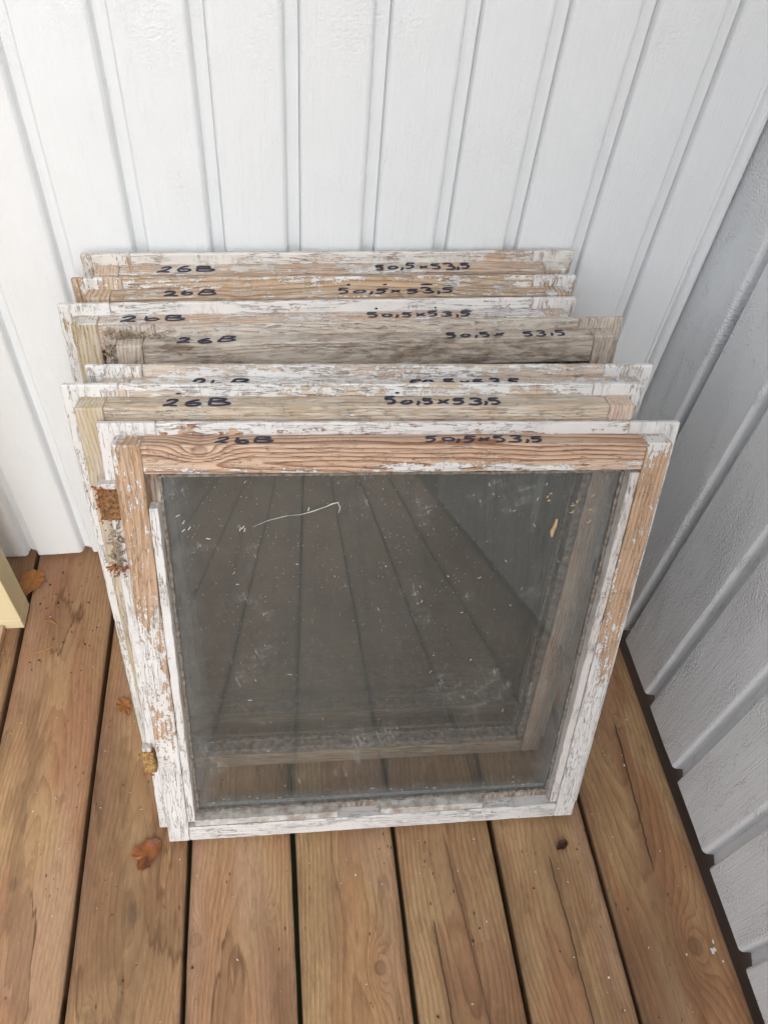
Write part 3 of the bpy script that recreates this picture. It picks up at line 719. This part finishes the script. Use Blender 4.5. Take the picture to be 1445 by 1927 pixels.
for i in range(7):
    Wd, Hd = WH[i]
    cfg = CFG[i]
    d = dict(cfg); d['Hd'] = Hd
    
    M = mats(i + 1, **d)
    tx = []
    a, b2 = TXT[i]
    sh = 0.0078
    tx.append(('26B', a[0] - sh, a[1] - sh))
    if b2: tx.append(('50,5x53,5', b2[0] - sh, b2[1] - sh))
    else: tx += [('50,5x', .3400, .4050), ('53,5', .4210, .472)]
    made.append(sash(i + 1, P_[i], Wd, Hd, LAB[i], M, tx, None))

def ink_dots(k, dots):
    t, Hd, Hf, h, _ = made[k]
    for (u, dz, l) in dots:
        mb = MB(); mb.tube([(u - h, -TL_ - 0.0002, Hd - DH + dz), (u - h + l / 2, -TL_ - 0.0003, Hd - DH + dz + 0.0003), (u - h + l, -TL_ - 0.0002, Hd - DH + dz)], [0.0007, 0.0011, 0.0006], 8, ((0, 1, 0), 0.22))
        mb.build('ink_mark', ink, t)
ink_dots(1, ((.281, .0030, .004), (.320, .0030, .006), (.362, .0028, .013)))
ink_dots(5, ((.099, .0028, .005), (.2985, .0028, .004)))
ink_dots(2, ((.316, .0025, .003), (.380, .0025, .002)))
# chopped hinge seats with rotten wood on the left edge of the front sash
t7, H7, F7, h7, parts7 = made[6]
rot = plain_mat('rotten_hinge_wood', (0.36, 0.19, 0.08), (0.10, 0.045, 0.022), 330.0, 0.95, 0.003)
rot2 = plain_mat('crumbling_filler', (0.52, 0.33, 0.12), (0.16, 0.07, 0.03), 300.0, 0.95, 0.003)
def hinge_seat(z0, z1, x0, x1, mat, cap):
    mb = MB(); mb.bar('z', z0, z1, (x0, x1), (-0.0150, -0.003), ch=0.0012, amp=0.0012, step=0.002, seed=z0 * 40, chip=0.0015)
    o = mb.build('hinge_seat', mat, parts7['stile-1'])
    if cap:
        mb = MB(); mb.bar('z', z1 + 0.0002, z1 + 0.006, (x0 + 0.0005, x1 - 0.003), (-0.0140, -0.004), ch=0.001, amp=0.001, step=0.002, seed=9)
        mb.build('hinge_filler', BEADR, parts7['stile-1'])
hinge_seat(0.455, 0.4865, -h7 - 0.0060, -h7 + 0.0140, rot, True)
hinge_seat(0.111, 0.1450, -h7 - 0.0045, -h7 + 0.0090, rot2, True)

# ------------------------------------------------------------------ debris
def to_world(t, x, y, z): return t.matrix_world @ Vector((x, y, z))
bark = plain_mat('bark_crumbs', (0.46, 0.38, 0.28), (0.16, 0.10, 0.06), 300.0, 0.95)
rust = plain_mat('orange_crumbs', (0.42, 0.15, 0.05), (0.18, 0.06, 0.025), 200.0, 0.9)
flk = plain_mat('white_flakes', (0.75, 0.74, 0.71), (0.60, 0.57, 0.52), 200.0, 0.8)
t6 = made[5][0]; t4 = made[3][0]
rnd = random.Random(3)
mb = MB()
for k in range(120):
    f = rnd.random()
    z = 0.392 + f * 0.05 + rnd.gauss(0, 0.004); xx = -h7 - 0.0015 + f * 0.008 + rnd.gauss(0, 0.0042)
    mb.shard(to_world(t7, xx, -0.0090 + rnd.gauss(0, 0.0018), z), rnd.uniform(0.0008, 0.0034), 0.3, rnd)
tag(mb.build('bark_crumb_clump', bark), 'clump of bark crumbs caught on the left edge of the front sash', 'debris', kind='stuff')
mb = MB()
for (zc, xc, sx, sz, nn) in ((0.487, -h7 - 0.002, 0.006, 0.0022, 22), (0.455, -h7 + 0.001, 0.006, 0.0015, 12), (0.470, -h7 - 0.0065, 0.0012, 0.010, 16), (0.145, -h7, 0.004, 0.0018, 12), (0.111, -h7, 0.004, 0.0015, 8)):
    for k in range(nn):
        mb.shard(to_world(t7, xc + rnd.gauss(0, sx), -0.0145 + rnd.gauss(0, 0.0015), zc + rnd.gauss(0, sz)), rnd.uniform(0.0007, 0.0022), 0.4, rnd)
tag(mb.build('rotten_wood_crumbs', rust), 'rusty brown crumbs round the chopped hinge seats of the front sash', 'debris', kind='stuff')
mb = MB()
for k in range(26):
    mb.shard(to_world(t7, -h7 - 0.002 + rnd.gauss(0, 0.0055), -0.0105 + rnd.gauss(0, 0.0015), 0.396 + rnd.gauss(0, 0.0045)), rnd.uniform(0.0012, 0.0036), 0.25, rnd)
tag(mb.build('orange_crumb_clump', rust), 'orange wood crumbs below the bark crumbs on the left edge of the front sash', 'debris', kind='stuff')
mb = MB(); H4 = made[3][1]; h4 = made[3][3]
for k in range(260):
    f = rnd.random()
    if rnd.random() < 0.6:
        p = (-h4 + 0.004 + f * 0.055 + rnd.gauss(0, 0.003), -0.0060 - abs(rnd.gauss(0, 0.0022)), H4 - 0.004 - f * 0.010 + rnd.gauss(0, 0.0022))
    else:
        p = (-h4 + 0.008 + rnd.gauss(0, 0.006), -0.0065 - abs(rnd.gauss(0, 0.004)), H4 - 0.018 - rnd.random() * 0.030)
    mb.shard(to_world(t4, *p), rnd.uniform(0.0007, 0.0023), 0.35, rnd)
for k in range(36):
    p0 = Vector((-h4 + 0.004 + rnd.random() * 0.055, -0.0070 - rnd.random() * 0.004, H4 - 0.004 - rnd.random() * 0.02))
    d = Vector((rnd.uniform(-1, 1), rnd.uniform(-0.3, 0.1), rnd.uniform(-0.8, 0.5))) * rnd.uniform(0.004, 0.014)
    mid = p0 + d * 0.5 + Vector((0, -0.002, 0.001))
    mb.tube([to_world(t4, *p0), to_world(t4, *mid), to_world(t4, *(p0 + d))], [0.0004, 0.0005, 0.0003], 5)
tag(mb.build('nest_debris', bark), 'mossy nest debris on the top left corner of the grimy fourth sash', 'debris', kind='stuff')

# pine needle on the back sash, needles and leaves on the deck
ndl = plain_mat('dry_needle', (0.50, 0.27, 0.09), (0.36, 0.17, 0.06), 300.0, 0.6)
t1 = made[0][0]; H1, F1, h1 = made[0][1:4]
mb = MB(); a = to_world(t1, -h1 + 0.047, -0.0062, H1 - 0.002); b = to_world(t1, -h1 + 0.052, -0.0275, H1 - 0.0096)
mb.tube([a, a.lerp(b, .5) + Vector((0, 0, 0.002)), b], [0.0005, 0.0006, 0.0004], 6)
tag(mb.build('pine_needle', ndl), 'single dry pine needle on the top left corner of the back sash', 'needle')
def needle_pair(x, y, ang, ln, spread, label):
    mb = MB()
    b0 = Vector((x, y, 0.0013))
    for s in (-1, 1):
        d = Vector((math.cos(ang + s * spread), math.sin(ang + s * spread), 0)) * ln
        mb.tube([b0, b0 + d * 0.5 + Vector((0, 0, 0.0016)), b0 + d], [0.0006, 0.0005, 0.0003], 6)
    tag(mb.build('pine_needle', ndl), label, 'needle', 'dry pine needles on the deck')
needle_pair(-0.3305, 0.642, math.radians(150), 0.024, 0.10, 'pair of pine needles on the deck nearest the pale upright')
needle_pair(-0.287, 0.600, math.radians(118), 0.023, 0.16, 'pair of pine needles on the deck, the rightmost pair')
needle_pair(-0.330, 0.604, math.radians(205), 0.042, 0.05, 'long straight pair of pine needles lying across a board, lowest on the left')
def leaf(name, outline, x, y, rz, sx, sy, mat, label, z=0.0015, curl=0.006):
    mb = MB(); n = len(outline); rings = 6
    def P(fr, j):
        ox, oy = outline[j % n]
        px, py = ox * fr * sx, oy * fr * sy
        h = curl * (fr ** 2) * (0.5 + 0.5 * math.sin(j * 1.7)) + 0.0012 * abs(px / sx) + mnoise.noise(Vector((px * 90, py * 90, 2))) * 0.0012
        return (px, py, h)
    for top in (0.0005, 0.0):
        b = len(mb.v); mb.v.append((0, 0, top))
        for r in range(1, rings + 1):
            for j in range(n):
                p = P(r / rings, j); mb.v.append((p[0], p[1], p[2] + top))
        fs = []
        for j in range(n): fs.append((b, b + 1 + j, b + 1 + (j + 1) % n))
        for r in range(rings - 1):
            for j in range(n):
                q = b + 1 + r * n; fs.append((q + j, q + n + j, q + n + (j + 1) % n, q + (j + 1) % n))
        mb.f += fs if top else [f[::-1] for f in fs]
    b1 = 1 + (rings - 1) * n; b2 = 1 + rings * n + b1
    for j in range(n): mb.f.append((b1 + j, b2 + j, b2 + (j + 1) % n, b1 + (j + 1) % n))
    pts = [(0, -0.9 * sy, 0.0008), (0.0, -0.1 * sy, 0.0012), (0, 0.8 * sy, 0.0016)]
    o = mb.build(name, mat); o.location = (x, y, z); o.rotation_euler = (0, 0, rz)
    m2 = MB(); m2.tube(pts, [0.0006, 0.0005, 0.0002], 5); m2.build('leaf_vein', mat, o)
    tag(o, label, 'leaf', 'fallen leaves on the deck')
def birch(n=28):
    o = []
    for j in range(n):
        t = 6.2832 * j / n; r = 0.9 + 0.06 * math.sin(t * 11)
        o.append((math.cos(t) * r * (1.0 if math.sin(t) > 0 else 0.82 + 0.18 * math.cos(t) ** 2), math.sin(t) * r if math.sin(t) > 0 else math.sin(t) * (0.9 + 0.35 * (1 - abs(math.cos(t))) ** 2)))
    return o
lf1 = plain_mat('orange_leaf', (0.36, 0.155, 0.04), (0.26, 0.10, 0.03), 90.0, 0.55, 0.0006)
lf2 = plain_mat('brown_orange_leaf', (0.36, 0.12, 0.03), (0.09, 0.03, 0.016), 45.0, 0.35, 0.0006)
lf3 = plain_mat('dark_leaf', (0.09, 0.04, 0.025), (0.05, 0.025, 0.018), 90.0, 0.6, 0.0006)
leaf('fallen_leaf', birch(), -0.3775, 0.722, math.radians(-10), 0.019, 0.022, lf1, 'small orange leaf over the board gap near the back wall', curl=0.0025)
tri = [(-0.95, -0.1), (-0.75, 0.35), (-0.45, 0.5), (-0.35, 0.95), (-0.05, 0.85), (0.25, 1.0), (0.6, 0.92), (0.72, 0.6), (0.66, 0.2), (0.45, -0.25), (0.42, -0.6), (0.1, -0.8), (-0.25, -0.95), (-0.4, -0.7), (-0.45, -0.3), (-0.7, -0.25)]
leaf('fallen_leaf', tri, -0.1765, 0.303, math.radians(-12), 0.020, 0.020, lf2, 'large brown and orange leaf in front of the left corner of the front sash', curl=0.004)
leaf('fallen_leaf', birch(), -0.2225, 0.503, math.radians(30), 0.010, 0.014, lf1, 'small orange leaf half hidden at the left edge of the sashes', curl=0.002)
leaf('fallen_leaf', birch(14), 0.3395, 0.2655, math.radians(-60), 0.006, 0.009, lf3, 'tiny curled dark leaf right of centre below the front sash', curl=0.004)

mb = MB(); rnd = random.Random(11)
for k in range(210):
    x, y = rnd.uniform(-0.40, 0.50), rnd.uniform(0.06, 0.74)
    fx = ((x - DX0) / PITCH) % 1
    if fx < 0.07 or fx > 0.93: continue
    mb.shard((x, y, 0.0012), rnd.uniform(0.0005, 0.0015) * (1.8 if rnd.random() < 0.08 else 1), 0.3, rnd)
for (x, y, s) in ((0.4906, 0.132, 0.0032), (0.493, 0.139, 0.0018), (0.456, 0.1305, 0.0014), (0.497, 0.119, 0.0014), (0.455, 0.36, 0.0014)):
    for q in range(3): 
        n = 9; b = len(mb.v); px, py = x + rnd.gauss(0, s * .4), y + rnd.gauss(0, s * .7); rr = [s * rnd.uniform(0.45, 1.2) for _ in range(n)]
        for hz in (0.0006, 0.0011):
            mb.v += [(px + math.cos(6.283 * j / n) * rr[j] * 0.6, py + math.sin(6.283 * j / n) * rr[j], hz + q * 0.00015) for j in range(n)]
        mb.f.append(tuple(range(b, b + n))[::-1]); mb.f.append(tuple(range(b + n, b + 2 * n)))
        mb.f += [(b + j, b + (j + 1) % n, b + n + (j + 1) % n, b + n + j) for j in range(n)]
tag(mb.build('paint_flakes', flk), 'white paint flakes scattered over the deck boards', 'flakes', kind='stuff')
mb = MB()
for k in range(160):
    x, y = rnd.uniform(-0.40, 0.50), rnd.uniform(0.06, 0.74)
    if rnd.random() < 0.35: x, y = rnd.uniform(-0.36, -0.24), rnd.uniform(0.56, 0.74)
    fx = ((x - DX0) / PITCH) % 1
    if fx < 0.07 or fx > 0.93: continue
    mb.shard((x, y, 0.0012), rnd.uniform(0.0006, 0.0020), 0.4, rnd)
tag(mb.build('dirt_crumbs', lf3), 'dark dirt crumbs scattered over the deck boards', 'dirt', kind='stuff')

# bits stuck to the front pane
mb = MB(); rnd = random.Random(5)
def onp(u, w, n=0.0100): return to_world(t7, u - 0.537 / 2, -n, w)
th = [(.163, .454), (.176, .455), (.186, .458), (.199, .463), (.206, .4665), (.212, .468)]
mb.tube([onp(*p) for p in th], [0.00012, 0.0002, 0.0005, 0.0003, 0.0006, 0.0003], 5)
mb.tube([onp(*p) for p in ((.211, .468), (.2135, .462), (.212, .456))], [0.0003, 0.0004, 0.0002], 5)
mb.tube([onp(*p) for p in ((.130, .442), (.145, .449), (.163, .454))], [0.0001, 0.0002, 0.0003], 5)
for (u, w) in ((.064, .438), (.070, .440), (.0655, .447), (.118, .438), (.120, .440), (.122, .437), (.086, .430), (.060, .455), (.183, .459)):
    a = rnd.uniform(-0.3, 1.4)
    mb.tube([onp(u, w), onp(u + math.cos(a) * .004, w + math.sin(a) * .004)], [0.0005, 0.0004], 5)
for k in range(46):
    u, w = rnd.uniform(0.06, 0.475), rnd.uniform(0.045, 0.495)
    if k < 20: w = 0.045 + abs(rnd.gauss(0, 0.006))
    a = rnd.uniform(0, 3.14); l = rnd.uniform(.001, .0045)
    mb.tube([onp(u, w), onp(u + math.cos(a) * l, w + math.sin(a) * l)], [0.0003, 0.0002], 5)
tag(mb.build('wood_splinters', flk), 'pale splinters and threads stuck to the front pane', 'splinters', kind='stuff')
mb = MB()
for (u, w) in ((.417, .470), (.420, .474), (.418, .466), (.446, .452), (.445, .460), (.448, .464), (.463, .455), (.465, .440), (.4625, .470)):
    for q in range(3):
        a = rnd.uniform(0, 3.14); l = rnd.uniform(.001, .004)
        mb.tube([onp(u, w), onp(u + math.cos(a) * l, w + math.sin(a) * l)], [0.0006, 0.0004], 5)
mb.tube([onp(.431, .445), onp(.4305, .437), onp(.4285, .430), onp(.4292, .424)], [0.0012, 0.0018, 0.0022, 0.0010], 6)
for k in range(16):
    u, w = rnd.uniform(0.06, 0.475), rnd.uniform(0.045, 0.495)
    a = rnd.uniform(0, 3.14); l = rnd.uniform(.002, .005)
    mb.tube([onp(u, w), onp(u + math.cos(a) * l, w + math.sin(a) * l)], [0.0004, 0.0003], 5)
tag(mb.build('straw_bits', plain_mat('straw', (0.62, 0.46, 0.26), (0.48, 0.30, 0.15), 200.0, 0.8)), 'tan straw bits stuck to the right part of the front pane', 'straw', kind='stuff')

# ------------------------------------------------------------------ pale upright timber and plank at the left edge
cream = plain_mat('cream_wood', (0.72, 0.62, 0.40), (0.66, 0.55, 0.33), 12.0, 0.5, 0.0004, (1, 1, 0.1))
pk = plain_mat('raw_pink_plank', (0.52, 0.37, 0.24), (0.40, 0.25, 0.15), 25.0, 0.7, 0.0005, (1, 0.1, 1))
up = empty('timber_upright', (-0.43, 0.66, 0))
tag(up, 'pale yellow upright timber at the left edge of the deck', 'timber')
mb = MB(); mb.bar('z', 0.0240, 0.75, (-0.055, 0.0550), (-0.0200, 0.02), ch=0.0008, amp=0.0001, seed=3); mb.build('post_panel', cream, up)
mb = MB(); mb.bar('z', 0.0006, 0.0234, (-0.055, 0.0550), (-0.0206, 0.02), ch=0.0008, amp=0.0001, seed=6); mb.build('foot_block', cream, up)
mb = MB(); mb.bar('z', 0.0005, 0.012, (-0.07, 0.0), (-0.16, 0.0), ch=0.001, amp=0.0002, seed=3)
o = mb.build('short_plank', pk); o.location = (-0.4005, 0.638, 0)
tag(o, 'raw pinkish plank lying on the deck below the pale upright', 'plank')

# ------------------------------------------------------------------ porch railing behind the viewer, seen mirrored in the panes
rl = empty('porch_railing', (-0.6, -2.9, 0)); tag(rl, 'white wooden porch railing at the outer edge of the deck', 'railing')
rm = plain_mat('railing_paint', (0.78, 0.79, 0.79), (0.72, 0.73, 0.73), 20.0, 0.5, 0.0003)
for (z0, z1) in ((0.86, 0.90), (0.10, 0.15)):
    mb = MB(); mb.box(-1.06, 1.10, -0.03, 0.03, z0, z1); mb.build('rail', rm, rl)
for k in range(14):
    mb = MB(); xx = -1.0 + k * 0.156; mb.box(xx, xx + 0.045, -0.0125, 0.0125, 0.151, 0.859); mb.build('baluster', rm, rl)
